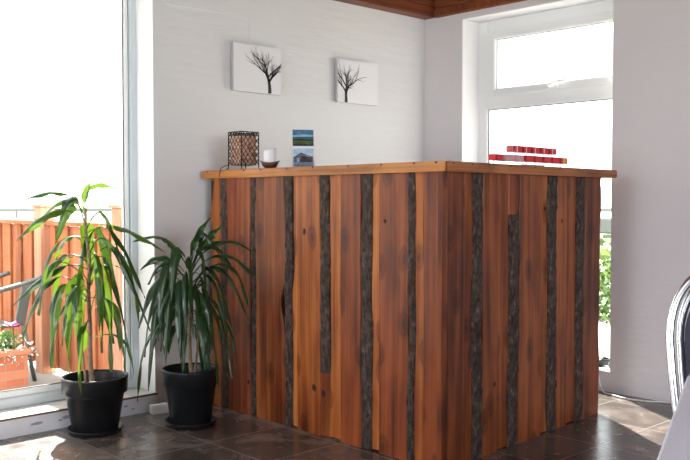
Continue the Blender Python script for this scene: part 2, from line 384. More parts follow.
# left sill : riser paint, sill tile, brown nosing
bm = NB(); box(bm, LW0, LW1 + .0, YW - .006, YW, 0, .085)
for (sx, sz, a, b_) in ((1.78, .045, .045, .010), (1.93, .05, .03, .012), (1.90, .04, .018, .006), (2.25, .05, .02, .006), (2.29, .03, .012, .005)):
    vs_ = [bm.verts.new((sx + a * math.cos(2 * PI * k / 14) * random.uniform(.5, 1), YW - .0065, sz + b_ * math.sin(2 * PI * k / 14) * random.uniform(.6, 1))) for k in range(14)]
    bm.faces.new(vs_).material_index = 1
struct('baseboard_back', bm, ['riser', 'smudge'], 'scuffed white riser under the tall window sill', 'baseboard')
bm = NB(); box(bm, LW0, LW1, YW - .012, YW + .17, .083, .095, 0); box(bm, LW0, LW1, YW - .016, YW - .012, .086, .094, 1)
for xx in (.62, 1.04, 1.46, 1.88, 2.30): box(bm, xx, xx + .003, YW - .013, YW + .17, .0951, .0953, 1)
struct('trim_5', bm, ['sill', 'silledge'], 'pale tiled window sill with thin brown front edge', 'window sill')

# window 1 (tall, left) : frame, pane
def prism_frame(bm, a0, a1, z0, z1, wd, d0, d1, plane='y', mi=0, wb=None, wt=None):
    wb = wd if wb is None else wb; wt = wd if wt is None else wt
    parts = [(a0, a0 + wd, z0, z1), (a1 - wd, a1, z0, z1), (a0 + wd, a1 - wd, z0, z0 + wb), (a0 + wd, a1 - wd, z1 - wt, z1)]
    for (p, q, r, s) in parts:
        if plane == 'y': box(bm, p, q, d0, d1, r, s, mi)
        else: box(bm, d0, d1, p, q, r, s, mi)
win = thing('window_1', 'tall white framed window behind the taller plant', 'window', (0, 0, 0), kind='structure')
bm = NB(); prism_frame(bm, LW0, LW1, .095, LZ1, .040, YW + .165, YW + .235, wb=.05); bevel(bm, .004)
obj('window_frame', bm, 'upvcgrey', win)
bm = NB(); prism_frame(bm, LW0 + .045, LW1 - .045, .145, LZ1 - .045, .022, YW + .18, YW + .22, wb=.03); bevel(bm, .004)
obj('glazing_bead', bm, 'upvc', win)
bm = NB(); prism_frame(bm, LW0 + .067, LW1 - .067, .175, LZ1 - .067, .005, YW + .190, YW + .196)
obj('gasket', bm, 'gasket', win)
bm = NB(); box(bm, LW0 + .067, LW1 - .067, YW + .198, YW + .202, .175, LZ1 - .067)
obj('pane', bm, 'glass', win)
bm = NB(); box(bm, LW1 - .004, LW1, YW, YW + .165, .095, LZ1); struct('trim_6', bm, 'reveal', 'white painted reveal beside the tall window', 'window reveal')

# window 2 (right)
FX = XE + .17
win = thing('window_2', 'white framed window with an opening top light over a tall fixed pane', 'window', kind='structure')
bm = NB(); prism_frame(bm, WY0, RY1, RZ0, RZ1, .078, FX, FX + .07, 'x', wb=.02); box(bm, FX, FX + .07, WY0 + .078, RY1 - .078, 1.698, 1.782); bevel(bm, .004)
obj('window_frame', bm, 'upvc', win)
bm = NB(); prism_frame(bm, WY0 + .08, RY1 - .08, 1.782, RZ1 - .08, .07, FX - .018, FX + .05, 'x', wb=.045, wt=.052); bevel(bm, .006)
cs = obj('casement', bm, 'upvc', win)
bm = NB(); prism_frame(bm, WY0 + .148, RY1 - .148, 1.825, RZ1 - .13, .006, FX + .004, FX + .009, 'x'); obj('gasket', bm, 'gasket', cs)
bm = NB(); box(bm, FX + .01, FX + .014, WY0 + .15, RY1 - .15, 1.827, RZ1 - .132); obj('pane', bm, 'glass', cs)
bm = NB(); box(bm, FX - .028, FX - .018, 3.045, 3.115, 1.795, 1.815)
tube(bm, smoothpath([(FX - .03, 3.10, 1.80), (FX - .05, 3.09, 1.812), (FX - .055, 3.04, 1.828), (FX - .05, 2.97, 1.828)], 5), .007); obj('handle', bm, 'upvc', cs)
bm = NB(); prism_frame(bm, WY0 + .078, RY1 - .078, RZ0 + .02, 1.698, .006, FX + .014, FX + .019, 'x'); obj('gasket', bm, 'gasket', win)
bm = NB(); box(bm, FX + .02, FX + .024, WY0 + .08, RY1 - .08, RZ0 + .022, 1.696); obj('pane', bm, 'glass', win)
bm = NB(); box(bm, XE + .001, FX, RY1 - .004, RY1, RZ0, RZ1); box(bm, XE + .001, FX, RY0, RY1, RZ1 - .004, RZ1); box(bm, XE + .001, FX, RY0, RY0 + .004, RZ0, RZ1)
box(bm, XE - .005, FX, RY0, RY1, RZ0 - .002, RZ0 + .004)
struct('trim_7', bm, 'reveal', 'white painted reveal and sill around the window behind the counter', 'window reveal')

# ------------------------------------------------------------------ outdoors
bm = NB(); box(bm, -60, 260, -60, 300, -.5, -.06); struct('ground', bm, 'grass', 'bright grassy ground running to the horizon', 'ground')
bm = NB(); box(bm, -8, 4.2, YW + .3, 6.9, -.055, -.005); box(bm, XE + .3, 9.0, -4, 6.9, -.055, -.005); struct('patio', bm, 'paving', 'pale paved strip outside the windows', 'paving')
def arc_strip(bm, r0, r1, z0, z1, a0=-5, a1=95, n=40):
    for k in range(n):
        t0, t1 = R(a0 + (a1 - a0) * k / n), R(a0 + (a1 - a0) * (k + 1) / n)
        vs_ = []
        for z in (z0, z1):
            for (r, t) in ((r0, t0), (r1, t0), (r1, t1), (r0, t1)): vs_.append(bm.verts.new((r * math.cos(t), r * math.sin(t), z)))
        for q in ((0, 1, 2, 3), (7, 6, 5, 4), (0, 4, 5, 1), (1, 5, 6, 2), (2, 6, 7, 3), (3, 7, 4, 0)): bm.faces.new([vs_[i] for i in q])
    bmesh.ops.remove_doubles(bm, verts=bm.verts, dist=1e-4)
bm = NB(); arc_strip(bm, 58, 84, -.06, -.02); struct('road', bm, 'road', 'pale road crossing in the far distance', 'road')
g = thing('guard_rail', 'pale metal guard rail running along the distant roadside', 'guard rail')
bm = NB(); arc_strip(bm, 54, 54.08, .42, .60); obj('rail', bm, 'galv', g)
for k in range(26):
    t = R(10 + k * 3); bm = NB(); box(bm, -.06, .06, -.06, .06, -.06, .62); obj('post', bm, 'galv', g, (54.15 * math.cos(t), 54.15 * math.sin(t), 0), t)
bm = NB()
prev = None
for k in range(31):
    t = R(8 + k * 1.6); h = 1.6 + .35 * math.sin(k * .7)
    ring = [bm.verts.new((r * math.cos(t), r * math.sin(t), z)) for r, z in ((90, -.06), (105, h * .8), (118, h * 1.05), (140, -.06))]
    if prev:
        for i in range(3): bm.faces.new((prev[i], ring[i], ring[i + 1], prev[i + 1]))
        bm.faces.new((prev[3], ring[3], ring[0], prev[0]))
    else: bm.faces.new(ring)
    prev = ring
bm.faces.new(prev[::-1])
struct('hillside', bm, 'grass', 'low sunlit grassy bank beyond the road', 'hillside')

# fence running away from the wall at x = 2.5
fe = thing('wooden_fence', 'orange-brown vertical board fence outside the tall window', 'fence', (2.5, 4.4, 0))
def fboard(y, w_, h, x=0, lean=0):
    bm = NB(); box(bm, x - .009, x + .009, y, y + w_, .03, h); bevel(bm, .003, 1); return bm
y = 0.02; k = 0
while y < 3.3:
    h = .94 + random.uniform(-.006, .006)
    obj('board', fboard(y, .094, h, x=(.012 if k % 2 else -.006)), 'fence', fe); y += .086; k += 1
for z in (.22, .72):
    bm = NB(); box(bm, .022, .055, 0, 3.35, z, z + .07); obj('rail', bm, 'fence', fe)
bm = NB(); box(bm, -.045, .06, 0, 3.35, .94, .968); bevel(bm, .003, 1); obj('capping', bm, 'fence', fe)
for y in (.0, 1.0, 2.1, 3.1):
    bm = NB(); box(bm, -.075, .02, y - .05, y + .05, -.005, 1.055); box(bm, -.088, .033, y - .063, y + .063, 1.055, 1.075); bevel(bm, .004, 1); obj('post', bm, 'post', fe)

# brick planter with flowers
pl = thing('brick_planter', 'low red brick planter outside the tall window', 'planter', (1.72, 5.02, 0))
bm = NB(); 
for (x0, x1, y0, y1) in ((-.36, .40, -.16, -.10), (-.36, .40, .04, .10), (-.36, -.30, -.10, .04), (.34, .40, -.10, .04)): box(bm, x0, x1, y0, y1, -.005, .225)
obj('brick_wall', bm, 'brick', pl)
bm = NB(); box(bm, -.38, .42, -.18, -.09, .225, .25); box(bm, -.38, .42, .03, .12, .225, .25); box(bm, -.38, -.29, -.09, .03, .225, .25); box(bm, .33, .42, -.09, .03, .225, .25); bevel(bm, .004, 1)
obj('coping', bm, 'brick', pl)
bm = NB(); box(bm, -.30, .34, -.10, .04, 0, .215); obj('soil', bm, 'soil', pl)
def blob_leaves(bm, c, rx, ry, rz, n, s, mi=0, seed=1, low=0):
    rnd = random.Random(seed)
    for _ in range(n):
        th = rnd.uniform(0, 2 * PI); ph = math.acos(rnd.uniform(low, 1)); q = rnd.uniform(.55, 1)
        p = Vector((c[0] + rx * q * math.sin(ph) * math.cos(th), c[1] + ry * q * math.sin(ph) * math.sin(th), c[2] + rz * q * math.cos(ph)))
        a = Vector((rnd.uniform(-1, 1), rnd.uniform(-1, 1), rnd.uniform(-1, 1))).normalized(); b_ = a.orthogonal().normalized()
        ss = s * rnd.uniform(.6, 1.3)
        v = [bm.verts.new(p + a * ss), bm.verts.new(p + b_ * ss * .5 + a * .2 * ss), bm.verts.new(p - a * ss), bm.verts.new(p - b_ * ss * .5)]
        f = bm.faces.new(v); f.material_index = mi
bm = NB(); blob_leaves(bm, (0, 0, .20), .36, .12, .21, 2600, .018, 0, 3); blob_leaves(bm, (0.03, -.02, .21), .40, .15, .17, 900, .013, 1, 4, -.25)
tag(obj('bedding_plants', bm, ['flgreen', 'whitep'], loc=(1.80, 4.98, 0)), 'mass of small white flowers and green foliage in the brick planter', 'flowers', kind='stuff')
pk = thing('pink_flower', 'single bright pink bloom rising from the brick planter', 'flower', (2.045, 4.92, .2))
bm = NB(); tube(bm, [(0, 0, 0), (.01, -.01, .1), (0, -.02, .185)], .003, 6); obj('stem', bm, 'flgreen', pk)
bm = NB()
for k in range(9):
    a = k * 2 * PI / 9; d = Vector((math.cos(a), math.sin(a), .25 + .3 * (k % 2))); s = Vector((-math.sin(a), math.cos(a), 0)); c = Vector((0, -.02, .185))
    bm.faces.new([bm.verts.new(c), bm.verts.new(c + d * .028 + s * .017), bm.verts.new(c + d * .048), bm.verts.new(c + d * .028 - s * .017)])
obj('bloom', bm, 'pinkp', pk)
# grey garden chair beyond the planter
gc = thing('garden_chair', 'grey metal garden chair standing on the paving by the fence', 'chair', (0, 0, 0))
def yb(y0): return y0
for i, yy in enumerate((5.18, 5.66)):
    bm = NB(); tube(bm, smoothpath([(1.72, yy, .50), (2.00, yy, .545), (2.22, yy, .59), (2.35, yy, .625)], 5), .015); obj('armrest', bm, 'plastic_grey', gc)
    bm = NB(); tube(bm, [(2.235, yy, .34), (2.30, yy, -.004)], .014); obj('leg', bm, 'plastic_grey', gc)
    bm = NB(); tube(bm, [(1.80, yy, .34), (1.72, yy, -.004)], .014); obj('leg', bm, 'plastic_grey', gc)
    bm = NB(); box(bm, -.03, .03, yy - .012, yy + .012, -.13, .125, 0, Matrix.Translation((2.235, 0, .475)) @ Matrix.Rotation(R(12), 4, 'Y')); bevel(bm, .004); obj('arm_panel', bm, 'plastic_grey', gc)
bm = NB(); box(bm, 1.78, 2.22, 5.19, 5.65, .335, .352); bevel(bm, .005); obj('seat', bm, 'plastic_grey', gc)
bm = NB(); box(bm, -.008, .008, -.24, .24, -.12, .15, 0, Matrix.Translation((1.76, 5.42, .50)) @ Matrix.Rotation(R(-16), 4, 'Y')); bevel(bm, .004); obj('backrest', bm, 'plastic_grey', gc)

# outside the right window : bush, barrier
bm = NB(); blob_leaves(bm, (0, 0, 0), 1.1, 1.1, .80, 5200, .05, 0, 8)
tag(obj('bush', bm, 'bush', loc=(8.0, 4.55, -.06)), 'low round green bush outside the window beside the counter', 'bush')
ba = thing('barrier_wall', 'long low grey concrete barrier beyond the bush', 'barrier', (11.5, 6.6, 0), R(60))
bm = NB(); box(bm, -5, 5, -.12, .12, -.06, .62); bevel(bm, .02); obj('barrier_base', bm, 'concrete', ba)
bm = NB(); box(bm, -5, 5, -.16, .10, .62, .84); bevel(bm, .02); obj('barrier_rail', bm, 'grey_wall', ba)

# ------------------------------------------------------------------ reception counter
A = Vector((2.714, 2.285, 0)); B = Vector((2.732, 3.93, 0)); C = Vector((4.05, 2.378, 0))
rc = thing('reception_counter', 'tall counter clad in orange-brown waney boards with dark bark strips', 'counter')
aL = math.atan2((B - A).y, (B - A).x); aR = math.atan2((C - A).y, (C - A).x)
TOPZ = 1.214
def wavy(seed, z, amp):
    return amp * (noise.noise(Vector((seed * 3.7, z * 2.6, 0))) * 1.5 + .5 * noise.noise(Vector((seed * 9.1, z * 8, 4))))
def board(name, m, side, u0, u1, out, th=.022, z0=0, z1=TOPZ, aw0=.004, aw1=.004, seed=None, label=None, bulge=None):
    """side 'L' : outward is local +y ; side 'R' : outward is local -y"""
    seed = seed if seed is not None else random.random() * 50
    s = 1 if side == 'L' else -1
    cx = (u0 + u1) / 2; bm = NB(); n = 44; rings = []; bv = .0035
    for i in range(n + 1):
        z = z0 + (z1 - z0) * i / n
        a = u0 - cx + wavy(seed, z, aw0 * 1.5); b_ = u1 - cx + wavy(seed + 17, z, aw1 * 1.5)
        if bulge:
            for (zc, amt, wd, e) in bulge:
                g_ = amt * math.exp(-((z - zc) / wd) ** 2)
                if e == 0: a += g_
                else: b_ += g_
        pr = [(a, out - th), (a, out - bv), (a + bv, out), (b_ - bv, out), (b_, out - bv), (b_, out - th)]
        rings.append([bm.verts.new((x, s * y, z)) for x, y in pr])
    for p, q in zip(rings, rings[1:]):
        for j in range(6): bm.faces.new((p[j], p[(j + 1) % 6], q[(j + 1) % 6], q[j]))
    bm.faces.new(rings[0]); bm.faces.new(rings[-1])
    ang = aL if side == 'L' else aR
    loc = A + Vector((math.cos(ang), math.sin(ang), 0)) * cx
    o = obj(name, bm, m, rc, loc, ang)
    if label: o['label'] = label
    return o
def bark(side, u0, u1, z0=0, z1=TOPZ, out=-.006, seed=1):
    s = 1 if side == 'L' else -1
    cx = (u0 + u1) / 2; hw = (u1 - u0) / 2 + (.002 if side == 'L' else .004); bm = NB(); n = 120; rings = []
    for i in range(n + 1):
        z = z0 + (z1 - z0) * i / n; c = wavy(seed, z, .008); w_ = hw * (1 + .22 * noise.noise(Vector((seed, z * 5, 9))))
        ring = []
        for j in range(9):
            t = -1 + 2 * j / 8
            d = out + .014 * math.sqrt(max(0, 1 - t * t * .9)) + .008 * noise.noise(Vector((t * 3 + seed, z * 22, 1)))
            ring.append(bm.verts.new((c + t * w_, s * d, z)))
        ring.append(bm.verts.new((c + w_, s * (out - .03), z))); ring.append(bm.verts.new((c - w_, s * (out - .03), z)))
        rings.append(ring)
    for p, q in zip(rings, rings[1:]):
        for j in range(11):
            f = bm.faces.new((p[j], p[(j + 1) % 11], q[(j + 1) % 11], q[j])); f.smooth = j < 8
    bm.faces.new(rings[0]); bm.faces.new(rings[-1])
    ang = aL if side == 'L' else aR
    o = obj('bark_strip', bm, 'bark', rc, A + Vector((math.cos(ang), math.sin(ang), 0)) * cx, ang)
    o['label'] = 'dark rough bark strip'; return o
# left face (u from the corner towards the picture wall)
LB = [ (0.000, .108, .004, 'board_red', .001, .002), (.108, .162, -.004, 'board', .003, .004),
      (.192, .368, .002, 'board_red', .004, .003), (.368, .416, -.006, 'board_pale', .003, .006),
      (.476, .612, .004, 'board_red', .006, .003), (.612, .690, -.003, 'board_pale', .003, .006),
      (.748, .915, .006, 'board', .006, .003), (.915, .962, -.005, 'board_pale', .003, .009),
      (1.012, 1.243, .004, 'board', .010, .004), (1.285, 1.484, .008, 'board_red', .004, .006),
      (1.549, 1.632, .002, 'board', .006, .012)]
for i, (u0, u1, out, m, w0, w1) in enumerate(LB):
    bul = None
    if i == 10: bul = [(1.02, .022, .035, 1), (.55, -.012, .2, 1), (.2, .014, .1, 1)]
    if i == 8: bul = [(.78, -.018, .09, 0), (.60, .020, .07, 0), (.30, -.012, .15, 0)]
    if i == 7: bul = [(.78, -.010, .09, 1), (.60, .016, .07, 1)]
    board('board', m, 'L', u0, u1, out, z0=(.0 if out > 0 else .008), aw0=w0, aw1=w1, seed=i + 2, bulge=bul)
for i, (u0, u1) in enumerate(((.162, .194), (.416, .477), (.690, .750), (.962, 1.014), (1.243, 1.287), (1.484, 1.550))):
    z0 = .30 if i == 2 else .004
    bark('L', u0, u1, z0=z0, seed=20 + i)
    if i == 2: board('board', 'board_dark', 'L', u0 - .004, u1 + .004, -.001, z0=.004, z1=.31, aw0=.004, aw1=.003, seed=77)
# right face
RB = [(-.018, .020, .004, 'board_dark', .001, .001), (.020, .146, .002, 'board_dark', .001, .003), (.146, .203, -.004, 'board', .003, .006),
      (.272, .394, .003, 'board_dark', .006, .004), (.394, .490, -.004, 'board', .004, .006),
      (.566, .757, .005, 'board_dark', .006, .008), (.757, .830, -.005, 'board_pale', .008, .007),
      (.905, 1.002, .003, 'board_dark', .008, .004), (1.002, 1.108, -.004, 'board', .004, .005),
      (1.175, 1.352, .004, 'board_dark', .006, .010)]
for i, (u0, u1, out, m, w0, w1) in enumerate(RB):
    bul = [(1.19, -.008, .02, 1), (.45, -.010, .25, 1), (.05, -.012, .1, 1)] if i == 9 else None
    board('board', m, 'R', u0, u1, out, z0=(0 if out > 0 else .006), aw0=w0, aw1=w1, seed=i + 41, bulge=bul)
for i, (u0, u1) in enumerate(((.203, .273), (.490, .567), (.830, .906), (1.108, 1.176))):
    z1 = 1.035 if i == 1 else TOPZ
    bark('R', u0, u1, z1=z1, seed=60 + i)
    if i == 1: board('board', 'board_red', 'R', u0 - .004, u1 + .003, -.001, z0=1.028, aw0=.004, aw1=.004, seed=91)
def knot(side, u, z, r, out):
    s = 1 if side == 'L' else -1; bm = NB()
    vs_ = [bm.verts.new((r * math.cos(2 * PI * k / 10) * random.uniform(.8, 1.1), s * (out + .0006), z + 1.3 * r * math.sin(2 * PI * k / 10) * random.uniform(.8, 1.1))) for k in range(10)]
    c = bm.verts.new((0, s * (out + .003), z))
    for k in range(10): bm.faces.new((vs_[k], vs_[(k + 1) % 10], c))
    ang = aL if side == 'L' else aR
    obj('knot', bm, 'knothole', rc, A + Vector((math.cos(ang), math.sin(ang), 0)) * u, ang)
for a in (('L', .86, .95, .012, .006), ('L', .79, .22, .014, .006), ('L', .33, 1.01, .009, .002), ('R', .80, 1.06, .010, -.004), ('R', .95, 1.0, .008, .003), ('R', .37, .3, .01, .003),
          ('L', .73, .20, .014, -.0005), ('R', .9, .22, .016, .003), ('L', 1.30, .17, .010, .008)): knot(*a)
# carcass behind the cladding, in two runs
bm = NB()
cb = [A + Vector((.026, .024, 0)), B + Vector((.026, .03, 0)), B + Vector((.42, .03, 0)), Vector((3.13, 2.82, 0)), Vector((4.02, 2.87, 0)), C + Vector((-.03, .026, 0))]
lo = [bm.verts.new((p.x, p.y, .02)) for p in cb]; hi = [bm.verts.new((p.x, p.y, 1.205)) for p in cb]
for k in range(6): bm.faces.new((lo[k], lo[(k + 1) % 6], hi[(k + 1) % 6], hi[k]))
bm.faces.new(lo); bm.faces.new(hi)
obj('carcass', bm, 'knothole', rc)
# countertop : two mitred boards
def poly_slab(name, pts, z0, z1, m, ang, bv=.004):
    c = Vector((pts[0][0], pts[0][1], 0)); bm = NB(); rot = Matrix.Rotation(-ang, 4, 'Z')
    q = [rot @ (Vector((p[0], p[1], 0)) - c) for p in pts]
    lo = [bm.verts.new((p.x, p.y, z0)) for p in q]; hi = [bm.verts.new((p.x, p.y, z1)) for p in q]; n = len(q)
    for k in range(n): bm.faces.new((lo[k], lo[(k + 1) % n], hi[(k + 1) % n], hi[k]))
    bm.faces.new(lo[::-1]); bm.faces.new(hi); bevel(bm, bv)
    return obj(name, bm, m, rc, c, ang)
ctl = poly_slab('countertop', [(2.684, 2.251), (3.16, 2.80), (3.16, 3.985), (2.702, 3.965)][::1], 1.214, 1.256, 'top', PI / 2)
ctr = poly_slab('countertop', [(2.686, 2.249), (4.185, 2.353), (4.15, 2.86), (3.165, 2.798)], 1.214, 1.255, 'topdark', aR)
ctl['label'] = 'paler countertop board on the plant side'; ctr['label'] = 'countertop board on the window side'
# dark nail heads along the top of the front edges
for k, t in enumerate((.03, .10, .21, .33, .47, .58, .70, .78, .90, .97)):
    p = Vector((2.684, 2.251, 0)).lerp(Vector((2.702, 3.965, 0)), t); bm = NB(); lathe(bm, [(0, 0), (.0045, 0), (.0045, .0018), (0, .0025)], 10)
    n_ = obj('nail', bm, 'blackpl', ctl); n_.matrix_parent_inverse = Matrix.Identity(4)
    lp = Matrix.Rotation(-PI / 2, 4, 'Z') @ (p - Vector((2.684, 2.251, 0)))
    n_.location = (lp.x, lp.y - .0, 1.250); n_.rotation_euler = (-PI / 2, 0, 0)
for k, t in enumerate((.03, .12, .2, .31, .45, .6, .72, .86)):
    lp = Vector((1.5 * t, 0, 1.248)); bm = NB(); lathe(bm, [(0, 0), (.004, 0), (.004, .0018), (0, .0025)], 10)
    n_ = obj('nail', bm, 'blackpl', ctr); n_.location = lp; n_.rotation_euler = (PI / 2, 0, 0)

# ------------------------------------------------------------------ canvases with tree prints
def tree_print(bm, x, z, s, seed, lean=0, mirror=1, depth0=5, y=-.0006):
    rnd = random.Random(seed)
    def seg(p, ang, L, w_, d):
        n = 4; pts = [p]; a = ang
        for k in range(n):
            a += rnd.uniform(-.16, .16) - .03 * math.sin(a - PI / 2); pts.append((pts[-1][0] + math.cos(a) * L / n, pts[-1][1] + math.sin(a) * L / n))
        w2 = w_ * .62
        prev = None
        for k, q in enumerate(pts):
            ww = (w_ + (w2 - w_) * k / n) / 2; nx, nz = -math.sin(a), math.cos(a)
            cur = (bm.verts.new((q[0] + nx * ww, y, q[1] + nz * ww)), bm.verts.new((q[0] - nx * ww, y, q[1] - nz * ww)))
            if prev: bm.faces.new((prev[0], prev[1], cur[1], cur[0])).material_index = 2
            prev = cur
        if d > 0:
            for k in range(3 if d > 2 else 2):
                t = rnd.choice((2, 3, 4)) if k else 4
                seg(pts[t], a + rnd.choice((-1, 1)) * rnd.uniform(.2, .65) if k else a + rnd.uniform(-.2, .2), L * rnd.uniform(.6, .78), w2 * .82, d - 1)
    seg((x, z), PI / 2 + lean, s * .20, s * .060, depth0)
    for (t, an, ln) in ((.22, PI / 2 + 1.0 * mirror, .20), (.24, PI / 2 - .75 * mirror, .24), (.16, PI / 2 - .6, .1)):
        seg((x, z + t * s), an, s * ln, s * .025, 3)
def canvas(x0, x1, z0, z1, label, tx, th, seed, lean, mir):
    t = thing('canvas_print', label, 'picture', ((x0 + x1) / 2, YW - .007, z0), group=None)
    w_ = (x1 - x0) / 2; h = z1 - z0; bm = NB(); box(bm, -w_, w_, -.024, 0, 0, h); bevel(bm, .002)
    for f in bm.faces:
        if f.normal.y > -.5: f.material_index = 1
    bm2 = NB(); tree_print(bm2, tx, .001, th, seed, lean, mir)
    for v in bm2.verts: v.co.z = min(max(v.co.z, .001), h - .002); v.co.x = min(max(v.co.x, -w_ + .001), w_ - .001); v.co.y -= .0245
    me = bpy.data.meshes.new('t'); bm2.to_mesh(me); bm2.free(); bm.from_mesh(me); bpy.data.meshes.remove(me)
    obj('canvas', bm, ['canvas', 'canvas_side', 'ink'], t, recalc=False)
canvas(2.914, 3.255, 1.706, 1.973, 'white canvas with bare black tree, hung above the wire lantern', .085, .44, 5, -.05, 1)
canvas(3.700, 4.056, 1.703, 1.970, 'white canvas with bare black tree, hung nearer the room corner', -.105, .42, 12, .0, -1)

# ------------------------------------------------------------------ things on the counter
TZ = 1.2562
ln = thing('wire_lantern', 'square black wire lantern around amber mosaic glass on the counter end', 'lantern', (2.78, 3.70, TZ), R(0))
S = .056; ZB, ZT = .025, .195
bm = NB(); box(bm, -S + .007, S - .007, -S + .007, S - .007, ZB + .004, ZT - .02); bevel(bm, .004); obj('glass_shade', bm, 'amber', ln)
bm = NB()
for a in range(4):
    mx = Matrix.Rotation(a * PI / 2, 4, 'Z'); P = lambda u, z: mx @ Vector((u, -S, z))
    n = 4; stp = 2 * S / n
    for i in range(-8, n + 1):
        for sg in (1, -1):
            u0 = -S + i * stp; pts = []
            for (t0, t1) in ((0, 1),):
                H_ = ZT - ZB; u1 = u0 + H_ * .78
                ua, za, ub, zb = u0, ZB, u1, ZT
                if ua < -S: za += (-S - ua) / .78; ua = -S
                if ub > S: zb -= (ub - S) / .78; ub = S
                if ua >= ub or za >= zb: continue
                if sg < 0: ua, ub = -ua, -ub
                tube(bm, [P(ua, za), P(ub, zb)], .0016, 5)
obj('wire_mesh', bm, 'wire', ln)
bm = NB()
for z in (ZB, ZT, ZT - .018): tube(bm, [(-S, -S, z), (S, -S, z), (S, S, z), (-S, S, z)], .0024, 6, closed=True)
for sx in (-1, 1):
    for sy in (-1, 1):
        tube(bm, [(sx * S, sy * S, ZB - .003), (sx * S, sy * S, ZT)], .0026, 6)
for a in range(4):
    mx = Matrix.Rotation(a * PI / 2, 4, 'Z')
    for i in range(7):
        u = -S + (i + .5) * 2 * S / 7
        tube(bm, [mx @ Vector((u + .008 * math.cos(t), -S - .001, ZT - .006 + .009 * math.sin(t))) for t in [k * PI / 4 for k in range(8)]], .0015, 5, closed=True)
obj('wire_frame', bm, 'wire', ln)
for sx in (-1, 1):
    for sy in (-1, 1):
        bm = NB(); tube(bm, smoothpath([(sx * S, sy * S, ZB), (sx * S * 1.02, sy * S * 1.02, .008), (sx * S * 1.15, sy * S * 1.15, .0026)], 5), .0026, 6); obj('foot', bm, 'wire', ln)
bm = NB(); tube(bm, smoothpath([(-S, .05, ZB), (-.066, .066, .022), (-.078, .075, .016), (-.086, .085, .004), (-.090, .088, -.02), (-.091, .088, -.036)], 6), .002, 6); obj('cord', bm, 'wire', ln)

bw = thing('candle_dish', 'small dark brown boat-shaped dish holding the candle', 'dish', (2.785, 3.487, TZ), -YAW)
bm = NB(); rings = []
N_ = 28
prof = [(.0, .0), (.022, .0), (.036, .012), (.051, .034), (.048, .035), (.033, .015), (.018, .007), (0, .007)]
lathe(bm, prof, N_)
for v in bm.verts:
    r = math.hypot(v.co.x, v.co.y)
    if r > .03: k_ = abs(v.co.x) / r; v.co.z += .009 * (k_ ** 3) * (r - .03) / .02 - .004 * (1 - k_) * (r - .03) / .02; v.co.y *= .85
tag(bw, bw['label'], 'dish'); obj('dish', bm, 'bowlwood', bw)
cd = thing('candle', 'thick white pillar candle standing in the brown dish', 'candle', (2.785, 3.487, TZ + .0075), -YAW)
bm = NB(); lathe(bm, [(0, 0), (.024, 0), (.0255, .003), (.0265, .074), (.023, .083), (.010, .079), (0, .077)], 28)
for v in bm.verts:
    v.co.x *= 1.22; v.co.y *= 1.1; v.co.z *= 1.12
    if v.co.z > .07: v.co.z += .006 * v.co.x / .03
obj('wax', bm, 'wax', cd)
bm = NB(); tube(bm, [(0, 0, .084), (.001, 0, .095)], .0012, 6); obj('wick', bm, 'wick', cd)

# leaflet holder
ho = thing('leaflet_holder', 'clear plastic stand holding two leaflets beside the candle dish', 'leaflet holder', (2.80, 3.246, TZ), -YAW + R(6))
bm = NB(); box(bm, -.056, .056, -.03, .045, 0, .003); box(bm, -.056, .056, -.034, -.031, 0, .035); obj('base', bm, 'clear', ho)
tl = Matrix.Translation((0, .006, .003)) @ Matrix.Rotation(R(-9), 4, 'X')
bm = NB(); box(bm, -.055, .055, .003, .005, 0, .155, 0, tl); obj('back_panel', bm, 'clear', ho)
bm = NB(); box(bm, -.052, .052, -.0215, -.0195, 0, .05, 0, tl); obj('front_panel', bm, 'clear', ho)
M['l_sky'] = simple('print_sky', (.05, .17, .30), .4, var=.5, vscale=25)
M['l_cloud'] = simple('print_cloud', (.30, .45, .55), .4, var=.3, vscale=60)
M['l_land'] = simple('print_land', (.06, .09, .02), .5, var=.5, vscale=60)
M['l_dark'] = simple('print_dark', (.008, .012, .02), .5)
M['l_teal'] = simple('print_sea', (.02, .10, .16), .4)
M['l_pale'] = simple('print_pale_sky', (.42, .55, .72), .5, var=.25, vscale=40)
M['l_brown'] = simple('print_timber', (.13, .06, .045), .5, var=.3, vscale=80)
M['l_greyb'] = simple('print_building', (.13, .14, .17), .5)
def leaflet(name, label, w_, h, y, strips, polys):
    t = thing(name, label, 'leaflet', (2.80, 3.246, TZ), -YAW + R(6))
    bm = NB(); names = []; box(bm, -w_, w_, y, y + .0022, .001, h, 0)
    names.append('paper')
    lay = y - .0003
    def face(pts, m):
        if m not in names: names.append(m)
        bm.faces.new([bm.verts.new((p[0], lay, p[1])) for p in pts]).material_index = names.index(m)
    for (z0, z1, m) in strips: face([(-w_ + .001, z0), (w_ - .001, z0), (w_ - .001, z1), (-w_ + .001, z1)], m)
    lay = y - .0006
    for (pts, m) in polys: face(pts, m)
    bmesh.ops.transform(bm, matrix=tl, verts=bm.verts)
    obj('printed_card', bm, names, t, recalc=False)
leaflet('leaflet', 'taller leaflet with blue sky and green shore landscape, back of the stand', .052, .188, -.001,
        [(.150, .186, 'l_sky'), (.135, .150, 'l_teal'), (.112, .135, 'l_land'), (.105, .112, 'l_dark')],
        [([(-.051, .158), (.0, .163), (.051, .160), (.051, .152), (-.051, .150)], 'l_cloud'), ([(-.051, .136), (-.02, .142), (.03, .137), (.051, .139), (.051, .132), (-.051, .132)], 'l_dark'), ([(-.051, .112), (-.01, .116), (.051, .110), (.051, .105), (-.051, .105)], 'l_dark')])
